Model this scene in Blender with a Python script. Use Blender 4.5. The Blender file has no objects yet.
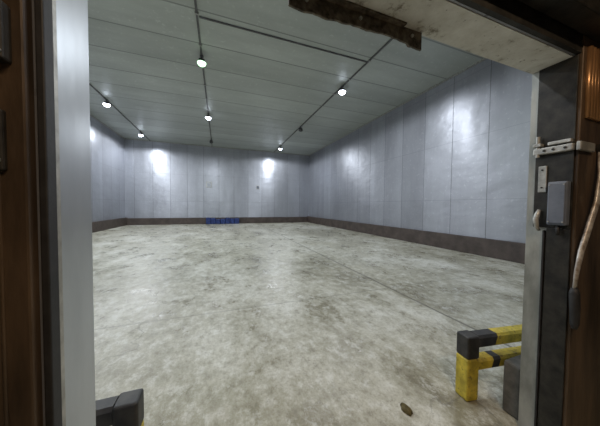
import bpy, bmesh, math, random
from mathutils import Vector, Matrix
random.seed(4)
S=bpy.context.scene
try:
    S.view_settings.view_transform='Standard'
    S.view_settings.look='None'
except Exception as e: print(e)

# ---------------- helpers ----------------
def newmat(name):
    m=bpy.data.materials.new(name); m.use_nodes=True
    nt=m.node_tree; b=nt.nodes['Principled BSDF']
    return m,nt,b
def N(nt,t,**k):
    n=nt.nodes.new(t)
    for a,v in k.items(): setattr(n,a,v)
    return n
def L(nt,a,b): nt.links.new(a,b)
def coords(nt,scale=(1,1,1)):
    g=N(nt,'ShaderNodeNewGeometry'); mp=N(nt,'ShaderNodeMapping')
    mp.inputs['Scale'].default_value=scale
    L(nt,g.outputs['Position'],mp.inputs['Vector']); return mp.outputs[0]
def noise(nt,vec,scale,detail=6,rough=.6,dist=0):
    n=N(nt,'ShaderNodeTexNoise'); n.inputs['Scale'].default_value=scale
    n.inputs['Detail'].default_value=detail; n.inputs['Roughness'].default_value=rough
    n.inputs['Distortion'].default_value=dist
    L(nt,vec,n.inputs['Vector']); return n.outputs['Fac']
def ramp(nt,fac,stops):
    r=N(nt,'ShaderNodeValToRGB'); e=r.color_ramp.elements
    while len(e)<len(stops): e.new(.5)
    for el,(p,c) in zip(e,stops):
        el.position=p; el.color=(c if len(c)==4 else (*c,1))
    L(nt,fac,r.inputs['Fac']); return r.outputs['Color']
def g(v): return (v,v,v)
def mix(nt,fac,a,b,mode='MIX'):
    m=N(nt,'ShaderNodeMix',data_type='RGBA',blend_type=mode)
    if isinstance(fac,(int,float)): m.inputs[0].default_value=fac
    else: L(nt,fac,m.inputs[0])
    for s,v in ((6,a),(7,b)):
        if isinstance(v,tuple): m.inputs[s].default_value=(*v,1)
        else: L(nt,v,m.inputs[s])
    return m.outputs[2]
def math_(nt,op,a,b=None):
    m=N(nt,'ShaderNodeMath',operation=op)
    for i,v in enumerate((a,b)):
        if v is None: continue
        if isinstance(v,(int,float)): m.inputs[i].default_value=v
        else: L(nt,v,m.inputs[i])
    return m.outputs[0]
def bump(nt,h,b,strength=.3,dist=.02):
    n=N(nt,'ShaderNodeBump'); n.inputs['Strength'].default_value=strength; n.inputs['Distance'].default_value=dist
    L(nt,h,n.inputs['Height']); L(nt,n.outputs[0],b.inputs['Normal'])
def axis(nt,i):
    gg=N(nt,'ShaderNodeNewGeometry'); s=N(nt,'ShaderNodeSeparateXYZ'); L(nt,gg.outputs['Position'],s.inputs[0]); return s.outputs[i]
def joint(nt,ax,period,width,off=0):
    v=axis(nt,ax); v=math_(nt,'ADD',v,off+100*period); f=math_(nt,'FRACT',math_(nt,'DIVIDE',v,period))
    return math_(nt,'LESS_THAN',f,width/period)

def simple(name,c1,c2,scale=8,rough=.5,metal=0,stretch=(1,1,1),bs=.15):
    m,nt,b=newmat(name); v=coords(nt,stretch)
    f=noise(nt,v,scale)
    L(nt,ramp(nt,f,[(.35,c1),(.65,c2)]),b.inputs['Base Color'])
    b.inputs['Roughness'].default_value=rough; b.inputs['Metallic'].default_value=metal
    f2=noise(nt,v,scale*5,3); bump(nt,f2,b,bs,.004)
    return m

def panel_mat(name,ax,base,metal,rlo,rhi,period=1.15,dark=.45,stretch=(1,1,.15),jw=.02,wrink=.6,hj=0,bstretch=(.5,.5,1.6),aniso=0):
    m,nt,b=newmat(name)
    v=coords(nt,stretch); v1=coords(nt)
    n1=noise(nt,v,1.3,7,.65); n2=noise(nt,v1,.5,5,.6); n3=noise(nt,v1,9,5,.65)
    c=ramp(nt,n1,[(.3,tuple(x*.82 for x in base)),(.7,tuple(min(1,x*1.14) for x in base))])
    c=mix(nt,ramp(nt,n2,[(.4,g(0)),(.7,g(.5))]),c,tuple(x*.80 for x in base))
    c=mix(nt,ramp(nt,n3,[(.58,g(0)),(.72,g(.45))]),c,tuple(min(1,x*1.45) for x in base))
    a=math_(nt,'FLOOR',math_(nt,'DIVIDE',math_(nt,'ADD',axis(nt,ax),100*period),period))
    w=N(nt,'ShaderNodeTexWhiteNoise',noise_dimensions='1D'); L(nt,a,w.inputs['W'])
    tone=ramp(nt,w.outputs['Value'],[(0,g(.84)),(1,g(1))])
    c=mix(nt,1.0,c,tone,'MULTIPLY')
    j=joint(nt,ax,period,jw)
    if hj:
        j=math_(nt,'MAXIMUM',j,math_(nt,'MULTIPLY',joint(nt,2,hj,jw*.8,.3),.4))
    c=mix(nt,j,c,tuple(x*dark for x in base))
    L(nt,c,b.inputs['Base Color'])
    b.inputs['Metallic'].default_value=metal
    r=ramp(nt,n1,[(.3,g(rlo)),(.7,g(rhi))]); L(nt,r,b.inputs['Roughness'])
    if aniso:
        b.inputs['Anisotropic'].default_value=aniso; b.inputs['Anisotropic Rotation'].default_value=.25
        t=N(nt,'ShaderNodeTangent',direction_type='RADIAL',axis='Z'); L(nt,t.outputs[0],b.inputs['Tangent'])
    vb=noise(nt,coords(nt,bstretch),1.8,2.5,.45)
    h=math_(nt,'ADD',vb,math_(nt,'MULTIPLY',n3,.06)); h=math_(nt,'SUBTRACT',h,math_(nt,'MULTIPLY',j,.4))
    bump(nt,h,b,wrink,.08)
    return m

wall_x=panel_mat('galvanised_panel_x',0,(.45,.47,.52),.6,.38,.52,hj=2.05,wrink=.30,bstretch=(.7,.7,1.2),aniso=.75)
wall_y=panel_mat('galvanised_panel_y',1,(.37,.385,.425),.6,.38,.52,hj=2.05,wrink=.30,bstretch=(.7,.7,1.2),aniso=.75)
ceil_m=panel_mat('ceiling_panel',1,(.50,.54,.505),.2,.35,.5,period=1.2,dark=.5,stretch=(.2,1,1),jw=.045,wrink=.3,bstretch=(.5,1,1))
jamb_m=simple('jamb_sheet',(.40,.44,.48),(.55,.59,.63),3,.34,.55,(1,1,.3))
jamb_d=simple('dirty_jamb_sheet',(.22,.23,.21),(.42,.43,.40),7,.5,.3,(1,1,.4))
white_dirty,nt,b=newmat('dirty_white_paint')
v=coords(nt); f=noise(nt,v,9,8,.7)
f2=noise(nt,v,40,6,.7)
c=ramp(nt,f,[(.32,(.20,.18,.14)),(.41,(.58,.58,.54)),(.7,(.74,.75,.72))])
c=mix(nt,ramp(nt,f2,[(.63,g(0)),(.69,g(1))]),c,(.12,.10,.08))
L(nt,c,b.inputs['Base Color']); b.inputs['Roughness'].default_value=.7; bump(nt,f2,b,.3,.005)

# floor
floor_m,nt,b=newmat('worn_concrete')
v=coords(nt); vs=coords(nt,(1,.7,1))
a=noise(nt,vs,.45,7,.65,.2); bb=noise(nt,vs,1.7,11,.76,.15); cc=noise(nt,vs,8,10,.82); dd=noise(nt,v,36,7,.82)
c=ramp(nt,a,[(.36,(.36,.345,.27)),(.49,(.52,.51,.435)),(.60,(.72,.72,.675))])
c2=ramp(nt,bb,[(.37,(.46,.43,.34)),(.47,(.76,.75,.68)),(.57,(1,1,.98))])
c=mix(nt,.9,c,c2,'MULTIPLY')
c=mix(nt,ramp(nt,cc,[(.50,g(0)),(.60,g(.55))]),c,(.80,.81,.78))
c=mix(nt,ramp(nt,cc,[(.38,g(.75)),(.48,g(0))]),c,(.22,.20,.15))
c=mix(nt,ramp(nt,dd,[(.36,g(.7)),(.48,g(0))]),c,(.25,.23,.17))
c=mix(nt,1.0,c,(.95,.94,.915),'MULTIPLY')
vo=N(nt,'ShaderNodeTexVoronoi',feature='DISTANCE_TO_EDGE'); vo.inputs['Scale'].default_value=.42
va=N(nt,'ShaderNodeVectorMath',operation='ADD'); nn=N(nt,'ShaderNodeTexNoise'); nn.inputs['Scale'].default_value=1.5; nn.inputs['Detail'].default_value=6
L(nt,v,nn.inputs['Vector']); L(nt,v,va.inputs[0]); L(nt,nn.outputs['Color'],va.inputs[1]); L(nt,va.outputs[0],vo.inputs['Vector'])
crack=math_(nt,'LESS_THAN',vo.outputs['Distance'],.004)
crack=math_(nt,'MULTIPLY',crack,ramp(nt,a,[(.45,g(1)),(.55,g(0))]))
jx=math_(nt,'LESS_THAN',math_(nt,'ABSOLUTE',math_(nt,'SUBTRACT',math_(nt,'ADD',axis(nt,0),math_(nt,'MULTIPLY',bb,.05)),2.99)),.020)
jx2=joint(nt,1,4.6,.025,1.3)
jj=math_(nt,'MAXIMUM',jx,math_(nt,'MULTIPLY',jx2,.5)); jj=math_(nt,'MAXIMUM',jj,math_(nt,'MULTIPLY',crack,.5))
c=mix(nt,math_(nt,'MULTIPLY',jj,.85),c,(.14,.13,.10))
L(nt,c,b.inputs['Base Color'])
L(nt,ramp(nt,bb,[(.36,g(.20)),(.6,g(.48))]),b.inputs['Roughness'])
h=math_(nt,'ADD',bb,math_(nt,'MULTIPLY',cc,.35)); h=math_(nt,'SUBTRACT',h,jj)
bump(nt,h,b,.35,.02)

base_m=simple('brown_kerb_paint',(.045,.033,.028),(.085,.065,.055),3,.6,0)
brown_m=simple('rusty_brown_steel',(.040,.027,.017),(.13,.088,.055),9,.45,.3,(1,1,.2),.3)
copper_m=simple('weathered_copper',(.22,.115,.05),(.50,.28,.13),14,.35,.6,(1,1,.25),.3)
dark_m=simple('dark_steel',(.014,.014,.013),(.045,.042,.036),12,.5,.4)
rubber_m=simple('black_rubber',(.01,.01,.011),(.022,.022,.024),20,.6)
rust_m=simple('rusty_plate',(.03,.024,.018),(.20,.165,.125),26,.7,.2,(1,1,1),.6)
zinc_m=simple('zinc_plate',(.28,.28,.26),(.50,.50,.47),16,.45,.5)
lever_m=simple('worn_lever_paint',(.22,.17,.13),(.62,.60,.57),24,.4,.3)
boxm=simple('grey_blue_box',(.10,.12,.16),(.15,.17,.21),12,.45)
yellow_m,nt,b=newmat('worn_yellow_paint')
v=coords(nt); f=noise(nt,v,11); f2=noise(nt,v,30,7,.75)
c=ramp(nt,f,[(.35,(.36,.28,.03)),(.65,(.70,.55,.06))])
c=mix(nt,ramp(nt,f2,[(.56,g(0)),(.62,g(.8))]),c,(.10,.085,.04))
L(nt,c,b.inputs['Base Color']); b.inputs['Roughness'].default_value=.5; bump(nt,f2,b,.2,.004)
blackp_m=simple('black_paint',(.010,.010,.011),(.040,.038,.034),14,.5)
conc_m=simple('grey_concrete',(.07,.07,.06),(.16,.15,.135),9,.85,0,(1,1,1),.5)
blue_m=simple('blue_tarp',(.008,.02,.10),(.02,.05,.20),8,.5)
paper_m=simple('notice_sheet',(.30,.33,.37),(.42,.44,.47),8,.6)
dirt_m=simple('brown_dirt',(.06,.05,.02),(.14,.11,.04),30,.9)
conduit_m=simple('conduit_grey',(.09,.09,.09),(.15,.15,.15),5,.5,.3)
corr_m=simple('corridor_plaster',(.08,.07,.06),(.12,.10,.08),3,.8)
def emis(name,col,s):
    m,nt,b=newmat(name); b.inputs['Base Color'].default_value=(*col,1)
    b.inputs['Emission Color'].default_value=(*col,1); b.inputs['Emission Strength'].default_value=s; return m
lens_on=emis('lit_lens',(.78,.85,1),18); lens_green=emis('dim_green_lens',(.55,1,.60),3)
lens_off=simple('unlit_lens',(.05,.05,.05),(.08,.08,.08),8,.2)

class MB:
    def __init__(s): s.bm=bmesh.new(); s.mats=[]
    def mi(s,m):
        if m not in s.mats: s.mats.append(m)
        return s.mats.index(m)
    def _fin(s,vs,m,bev=0,seg=2,smooth=False):
        fs=set(f for v in vs for f in v.link_faces)
        i=s.mi(m)
        for f in fs: f.material_index=i; f.smooth=smooth
        if bev>0:
            es=list(set(e for v in vs for e in v.link_edges))
            r=bmesh.ops.bevel(s.bm,geom=es,offset=bev,segments=seg,affect='EDGES',profile=.5,clamp_overlap=True,material=-1)
            for f in r['faces']: f.material_index=i
    def box(s,lo,hi,m,bev=0,rot=None,seg=2):
        c=(Vector(lo)+Vector(hi))/2; d=Vector(hi)-Vector(lo)
        M=Matrix.Translation(c)@(rot.to_4x4() if rot else Matrix())@Matrix.Diagonal((*d,1))
        r=bmesh.ops.create_cube(s.bm,size=1,matrix=M); s._fin(r['verts'],m,bev,seg)
    def cyl(s,p0,p1,r0,m,r1=None,seg=20,bev=0,caps=True):
        p0=Vector(p0);p1=Vector(p1); d=p1-p0
        q=Vector((0,0,1)).rotation_difference(d.normalized()).to_matrix().to_4x4()
        M=Matrix.Translation((p0+p1)/2)@q
        r=bmesh.ops.create_cone(s.bm,cap_ends=caps,segments=seg,radius1=r0,radius2=r0 if r1 is None else r1,depth=d.length,matrix=M)
        s._fin(r['verts'],m,bev,2)
        for v in r['verts']:
            if v.is_valid:
                for f in v.link_faces:
                    if len(f.verts)==4: f.smooth=True
    def sweep(s,pts,rads,m,seg=12,flat=1.0):
        pts=[Vector(p) for p in pts]; rings=[]
        for i,p in enumerate(pts):
            t=(pts[min(i+1,len(pts)-1)]-pts[max(i-1,0)]).normalized()
            up=Vector((0,1,0)); a=t.cross(up).normalized(); b2=a.cross(t).normalized()
            rings.append([s.bm.verts.new(p+a*math.cos(k*2*math.pi/seg)*rads[i]+b2*math.sin(k*2*math.pi/seg)*rads[i]*flat) for k in range(seg)])
        idx=s.mi(m)
        for i in range(len(rings)-1):
            for k in range(seg):
                f=s.bm.faces.new((rings[i][k],rings[i][(k+1)%seg],rings[i+1][(k+1)%seg],rings[i+1][k])); f.material_index=idx; f.smooth=True
        for r in (rings[0][::-1],rings[-1]):
            f=s.bm.faces.new(r); f.material_index=idx
    def obj(s,name,parent=None):
        bmesh.ops.recalc_face_normals(s.bm,faces=s.bm.faces[:])
        me=bpy.data.meshes.new(name); s.bm.to_mesh(me); s.bm.free()
        for m in s.mats: me.materials.append(m)
        o=bpy.data.objects.new(name,me); S.collection.objects.link(o)
        if parent: o.parent=parent
        return o
def empty(name,loc=(0,0,0)):
    o=bpy.data.objects.new(name,None); o.empty_display_size=.1; S.collection.objects.link(o); return o

# ---------------- room ----------------
XL,XR,YB,H=-6.3,7.80,19.35,6.15
YI,YO=.9,.7
DL,DR,DH=-.383,1.94,2.38
def slab(name,lo,hi,m):
    b=MB(); b.box(lo,hi,m); return b.obj(name)
slab('floor',(XL-.2,-4,-.2),(XR+.2,YB+.2,0),floor_m)
slab('ceiling',(XL-.2,YO,H),(XR+.2,YB+.2,H+.2),ceil_m)
slab('wall_back',(XL-.2,YB,0),(XR+.2,YB+.2,H),wall_x)
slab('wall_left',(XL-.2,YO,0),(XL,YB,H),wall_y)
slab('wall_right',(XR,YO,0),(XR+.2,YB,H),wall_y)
b=MB()
b.box((XL,YO+.01,0),(DL-.004,YI,H),wall_x); b.box((DR+.004,YO+.01,0),(XR,YI,H),wall_x); b.box((DL-.004,YO+.01,DH+.004),(DR+.004,YI,H),wall_x)
b.obj('wall_front')
def kerb(name,lo,hi):
    b=MB(); b.box(lo,hi,base_m,.012); b.obj(name)
kerb('baseboard_back',(XL+.12,YB-.12,0),(XR-.12,YB,.5))
kerb('baseboard_left',(XL,YI,0),(XL+.12,YB,.55))
kerb('baseboard_right',(XR-.12,YI,0),(XR,YB,.55))
b=MB(); b.box((XL+.05,YB-.05,H-.05),(XR-.05,YB,H),zinc_m); b.obj('trim_1')
b=MB(); b.box((XR-.05,YI,H-.05),(XR,YB,H),zinc_m); b.obj('trim_2')
b=MB(); b.box((XL,YI,H-.05),(XL+.05,YB,H),zinc_m); b.obj('trim_3')

slab('ceiling_corridor',(-3,-4,3.3),(5,YO,3.45),corr_m)
slab('wall_corridor',(-3,-4.15,0),(5,-4,3.3),corr_m)

# ---------------- lights ----------------
def lamp(x,y,kind):
    e=empty('high_bay_lamp')
    b=MB()
    z=H
    b.box((x-.05,y-.05,z-.03),(x+.05,y+.05,z),conduit_m,.006)
    b.cyl((x,y,z-.10),(x,y,z-.02),.015,conduit_m)
    b.cyl((x,y,z-.18),(x,y,z-.09),.065,conduit_m,.05,bev=.006)
    for k in range(10):
        a=k*math.pi/5
        R=Matrix.Rotation(a,3,'Z'); c=Vector((x,y,0))+R@Vector((.065,0,0))
        b.box((c.x-.025,c.y-.004,z-.175),(c.x+.025,c.y+.004,z-.10),conduit_m,rot=R)
    b.cyl((x,y,z-.215),(x,y,z-.175),.135,conduit_m,.07,seg=28)
    b.obj('housing',e)
    b=MB(); r=bmesh.ops.create_uvsphere(b.bm,u_segments=28,v_segments=14,radius=.13,matrix=Matrix.Translation((x,y,z-.215))@Matrix.Diagonal((1,1,.8,1)))
    bmesh.ops.delete(b.bm,geom=[v_ for v_ in b.bm.verts if v_.co.z>z-.212],context='VERTS')
    b.mi({'on':lens_on,'green':lens_green,'off':lens_off}[kind])
    for f in b.bm.faces: f.smooth=True
    b.obj('lens',e)
    if kind!='off':
        l=bpy.data.lights.new('bulb','SPOT'); l.spot_size=math.radians(179); l.spot_blend=.25; l.shadow_soft_size=.13
        l.energy={'on':320,'green':130}[kind]; l.color=(.91,.95,1) if kind=='on' else (.85,1,.88)
        if y<4: l.energy=180
        if y>15: l.energy=400
        o=bpy.data.objects.new('bulb',l); o.location=(x,y,z-.45); S.collection.objects.link(o); o.parent=e
for x in (-4.7,-.5,4.5):
    for y in (3.2,7.8,12.5,17.15):
        k='on'
        if x==4.5 and y==12.5: k='off'
        if x==-.5 and y==17.15: k='off'
        if x==-.5 and y==7.8: k='green'
        lamp(x,y,k)
for x in (-4.7,-.5,4.5):
    b=MB()
    b.box((x-.025,1.0,H-.035),(x+.025,YB-.1,H-.002),conduit_m,.004)
    for k in range(16):
        b.box((x-.045,1.5+k*1.15,H-.045),(x+.045,1.53+k*1.15,H-.002),zinc_m)
    if x==-.5: b.box((-.45,6.2,H-.03),(4.45,6.24,H-.002),conduit_m,.004)
    b.obj('electrical_conduit')

e=empty('corridor_lamp')
b=MB(); b.box((.0,-.75,3.22),(1.2,-.6,3.3),zinc_m,.01); b.cyl((.05,-.675,3.2),(1.15,-.675,3.2),.02,emis('warm_tube',(1,.7,.4),3)); b.obj('fitting',e)
l=bpy.data.lights.new('bulb','AREA'); l.shape='RECTANGLE'; l.size=1.1; l.size_y=.1; l.energy=38; l.color=(1,.74,.50)
o=bpy.data.objects.new('bulb',l); o.location=(.6,-.675,3.17); S.collection.objects.link(o); o.parent=e

# ---------------- door frame ----------------
e=empty('door_frame')
b=MB()
b.box((DL-.004,YO+.035,0),(DL,YI,DH),jamb_m)
b.box((DL-.06,YI,0),(DL,YI+.003,DH+.06),jamb_m)
b.box((DL,YO+.036,0),(DL+.002,YO+.05,DH),zinc_m)
b.obj('lining_left',e)
b=MB(); b.box((DL-.012,YO,0),(DL+.004,YO+.034,DH),rubber_m,.003); b.obj('seal_left',e)
b=MB()
b.box((DR,YO+.03,0),(DR+.004,YI,DH),jamb_d); b.box((DR,YI,0),(DR+.06,YI+.003,DH+.06),jamb_d)
b.obj('lining_right',e)
b=MB()
b.box((DR-.012,YO-.005,1.38),(DR-.0005,YI-.035,DH),dark_m,.003)
b.box((DR-.012,YO-.005,0),(DR-.0005,YI-.10,1.378),dark_m,.003)
b.box((DR-.018,YI-.095,0),(DR-.0005,YI-.085,1.36),rubber_m,.002)
b.obj('cover_plate_right',e)
b=MB(); b.box((DL,YO+.02,DH),(DR,YI,DH+.004),white_dirty); b.box((DL,YI,DH),(DR,YI+.004,DH+.12),white_dirty); b.obj('lining_head',e)
b=MB(); b.box((DL-.45,YO-.02,0),(DL-.018,YO+.01,3.0),brown_m,.005)
b.cyl((-.447,YO-.020,0),(-.447,YO-.020,3.0),.004,brown_m,seg=10)
b.obj('casing_left',e)
b=MB(); b.box((DR+.0,YO-.02,0),(DR+.6,YO+.01,3.0),brown_m,.005)
for k in range(9):
    xx=DR+.05+k*.034; b.cyl((xx,YO-.022,2.02),(xx,YO-.022,2.42),.015,copper_m,seg=12)
b.obj('casing_right',e)
b=MB(); b.box((DL-.018,YO-.012,DH+.005),(DR,YO+.01,3.0),dark_m)
b.box((DL-.45,YO-.12,2.47),(DR+.6,YO-.02,2.60),dark_m,.006)
b.obj('head_rail',e)

# rusty hanging plate below the head
b=MB(); bm=b.bm; idx=b.mi(rust_m); n=60
x0,x1=.265,.965
ws=[0]
for i in range(n): ws.append(max(-.008,min(.008,ws[-1]+random.uniform(-.003,.003))))
top=[];bot=[]
for side in (YI-.010,YI):
    top.append([bm.verts.new((x0+(x1-x0)*i/n,side,DH-.001)) for i in range(n+1)])
    bot.append([bm.verts.new((x0+(x1-x0)*i/n,side,DH-.072+ws[i]-(.012 if i>n-8 else 0))) for i in range(n+1)])
for i in range(n):
    bm.faces.new((top[0][i],top[0][i+1],bot[0][i+1],bot[0][i])).material_index=idx
    bm.faces.new((top[1][i],bot[1][i],bot[1][i+1],top[1][i+1])).material_index=idx
    bm.faces.new((bot[0][i],bot[0][i+1],bot[1][i+1],bot[1][i])).material_index=idx
    bm.faces.new((top[0][i],top[1][i],top[1][i+1],top[0][i+1])).material_index=idx
bm.faces.new((top[0][0],bot[0][0],bot[1][0],top[1][0])); bm.faces.new((top[0][n],top[1][n],bot[1][n],bot[0][n]))
b.box((x0-.02,YI-.035,DH-.008),(x1-.12,YI-.010,DH-.001),rust_m)
for x in (.34,.60,.90):
    b.cyl((x,YI-.018,DH-.035),(x,YI-.009,DH-.035),.008,zinc_m,seg=6)
b.obj('rusty_door_stop_plate')

# ---------------- left hardware ----------------
b=MB()
b.box((-.450,.655,1.80),(-.420,.682,1.92),dark_m,.004)
b.cyl((-.438,.645,1.80),(-.438,.645,1.92),.009,zinc_m,bev=.002)
b.cyl((-.438,.645,1.785),(-.438,.645,1.80),.013,copper_m,bev=.002)
b.cyl((-.438,.645,1.92),(-.438,.645,1.935),.013,copper_m,bev=.002)
for zz in (1.815,1.905): b.cyl((-.425,.650,zz),(-.425,.656,zz),.004,zinc_m,seg=6)
b.obj('hinge')
b=MB()
b.box((-.458,.668,1.57),(-.432,.682,1.70),dark_m,.004)
b.sweep([(-.442,.675,1.685),(-.438,.660,1.68),(-.436,.655,1.64),(-.438,.660,1.595),(-.442,.675,1.588)],[.005]*5,zinc_m)
b.obj('grab_handle')

# ---------------- right hardware ----------------
b=MB()
b.box((1.895,.69,1.835),(1.928,.865,1.875),zinc_m,.006)
b.box((1.90,.70,1.885),(1.928,.80,1.905),zinc_m,.004)
b.cyl((1.905,.845,1.82),(1.905,.845,1.95),.010,zinc_m,bev=.002)
b.box((1.89,.825,1.885),(1.928,.865,1.905),zinc_m,.004)
b.box((1.90,.66,1.83),(2.06,.68,1.88),zinc_m,.005)
for yy in (.72,.77,.81): b.cyl((1.888,yy,1.855),(1.896,yy,1.855),.007,dark_m,seg=6)
b.obj('latch_bolt')
b=MB()
b.box((1.92,.805,1.60),(1.928,.845,1.765),zinc_m,.003)
b.cyl((1.915,.825,1.74),(1.921,.825,1.74),.005,dark_m); b.cyl((1.915,.825,1.63),(1.921,.825,1.63),.005,dark_m)
b.obj('strike_plate')
b=MB()
b.box((1.885,.700,1.40),(1.928,.785,1.66),boxm,.008)
b.box((1.878,.706,1.41),(1.886,.779,1.65),boxm,.004)
for yy,zz in ((.712,1.42),(.773,1.42),(.712,1.64),(.773,1.64)): b.cyl((1.874,yy,zz),(1.879,yy,zz),.004,zinc_m,seg=8)
b.cyl((1.905,.74,1.34),(1.905,.74,1.40),.010,rubber_m)
b.obj('switch_box')
b=MB()
b.sweep([(1.915,.83,1.49),(1.905,.835,1.46),(1.90,.84,1.43),(1.905,.835,1.38),(1.92,.83,1.36)],[.008,.013,.014,.011,.008],zinc_m)
b.obj('cable_clip')
b=MB()
b.sweep([(2.15,.672,1.86),(2.12,.655,1.70),(2.075,.65,1.54),(1.99,.65,1.38),(1.925,.65,1.26),(1.90,.655,1.14),(1.90,.66,1.04)],[.016,.019,.021,.022,.020,.017,.014],lever_m,flat=.55)
b.sweep([(1.90,.66,1.05),(1.902,.66,1.02),(1.915,.66,.93),(1.92,.66,.84),(1.92,.66,.81)],[.014,.022,.022,.020,.012],rubber_m)
b.cyl((2.15,.64,1.86),(2.15,.682,1.86),.03,dark_m,bev=.004)
b.obj('pull_lever')

# ---------------- barriers ----------------
def barrier(xp,y,sgn,ang):
    e=empty('safety_barrier'); t=.055
    e.location=(xp,y,0); e.rotation_euler=(0,0,ang)
    def seg(a,c,m,nm):
        b=MB(); lo=tuple(min(p,q) for p,q in zip(a,c)); hi=tuple(max(p,q) for p,q in zip(a,c)); b.box(lo,hi,m,.014,seg=3); b.obj(nm,e)
    seg((-t,-t,.33),(t,t,.505),blackp_m,'post_top')
    seg((-t,-t,.0),(t,t,.33),yellow_m,'post_base')
    def rail(z0,z1,cuts,nm):
        b=MB(); xs=sgn*t*.98
        for i,(w,m) in enumerate(cuts):
            sl=.03; xn=xs+sgn*w
            bm=b.bm; ii=b.mi(m); y0,y1=-t*.9,t*.9; r=.016
            prof=[(y0+r,z0),(y1-r,z0),(y1,z0+r),(y1,z1-r),(y1-r,z1),(y0+r,z1),(y0,z1-r),(y0,z0+r)]
            A=[bm.verts.new((xs+(0 if i==0 else sgn*sl*(pz-z0)/(z1-z0)),py,pz)) for py,pz in prof]
            B=[bm.verts.new((xn+sgn*sl*(pz-z0)/(z1-z0),py,pz)) for py,pz in prof]
            for k in range(8):
                f=bm.faces.new((A[k],A[(k+1)%8],B[(k+1)%8],B[k])); f.material_index=ii
            for r_ in (A,B): bm.faces.new(r_).material_index=ii
            xs=xn
        b.obj(nm,e)
    rail(.405,.503,[(.15,blackp_m),(.38,yellow_m),(.27,blackp_m),(.22,yellow_m)],'rail_top')
    rail(.225,.315,[(.12,yellow_m),(.07,blackp_m),(.36,yellow_m),(.25,blackp_m),(.22,yellow_m)],'rail_mid')
    xq=sgn*1.1
    b=MB(); b.box((xq-t,-t,.0),(xq+t,t,.505),yellow_m,.014); b.obj('post_far',e)
barrier(1.85,1.19,1,math.radians(-8))
barrier(-.44,1.36,-1,0)
b=MB(); b.box((1.975,.91,0),(2.5,1.02,.38),conc_m,.015); b.obj('concrete_plinth')

# ---------------- back wall things ----------------
b=MB()
for i in range(7):
    x=-.95+i*.36
    b.box((x,YB-.42+random.uniform(-.03,.03),0),(x+.34,YB-.14,.44+random.uniform(-.08,.12)),blue_m,.03)
b.obj('blue_tarp_bundle')
b=MB(); b.box((-.95,YB-.03,2.9),(-.55,YB,3.35),zinc_m,.01); b.box((-.90,YB-.035,2.95),(-.6,YB-.03,3.3),paper_m); b.obj('wall_notice')
b=MB(); b.box((3.0,YB-.03,2.9),(3.25,YB,3.2),zinc_m,.01); b.box((3.04,YB-.045,2.94),(3.21,YB-.03,3.16),boxm,.004); b.obj('wall_socket')

b=MB(); r=bmesh.ops.create_icosphere(b.bm,subdivisions=3,radius=1)
for v in r['verts']:
    k=1+.12*math.sin(5*v.co.x+3*v.co.y)+random.uniform(-.05,.05)
    v.co=Vector((1.30+v.co.x*.030*k,1.25+v.co.y*.05*k,max(0,v.co.z)*.03*k))
b.mi(dirt_m); b.obj('dirt_clump')

w=bpy.data.worlds.new('w'); S.world=w; w.use_nodes=True
w.node_tree.nodes['Background'].inputs[0].default_value=(.5,.45,.4,1); w.node_tree.nodes['Background'].inputs[1].default_value=.05

c=bpy.data.cameras.new('camera'); c.lens=13.5; c.sensor_width=36; c.clip_start=.02
o=bpy.data.objects.new('camera',c); S.collection.objects.link(o)
o.location=(0,0,1.5); o.rotation_euler=(math.radians(90-1.8),math.radians(-.55),math.radians(-19.8))
S.camera=o
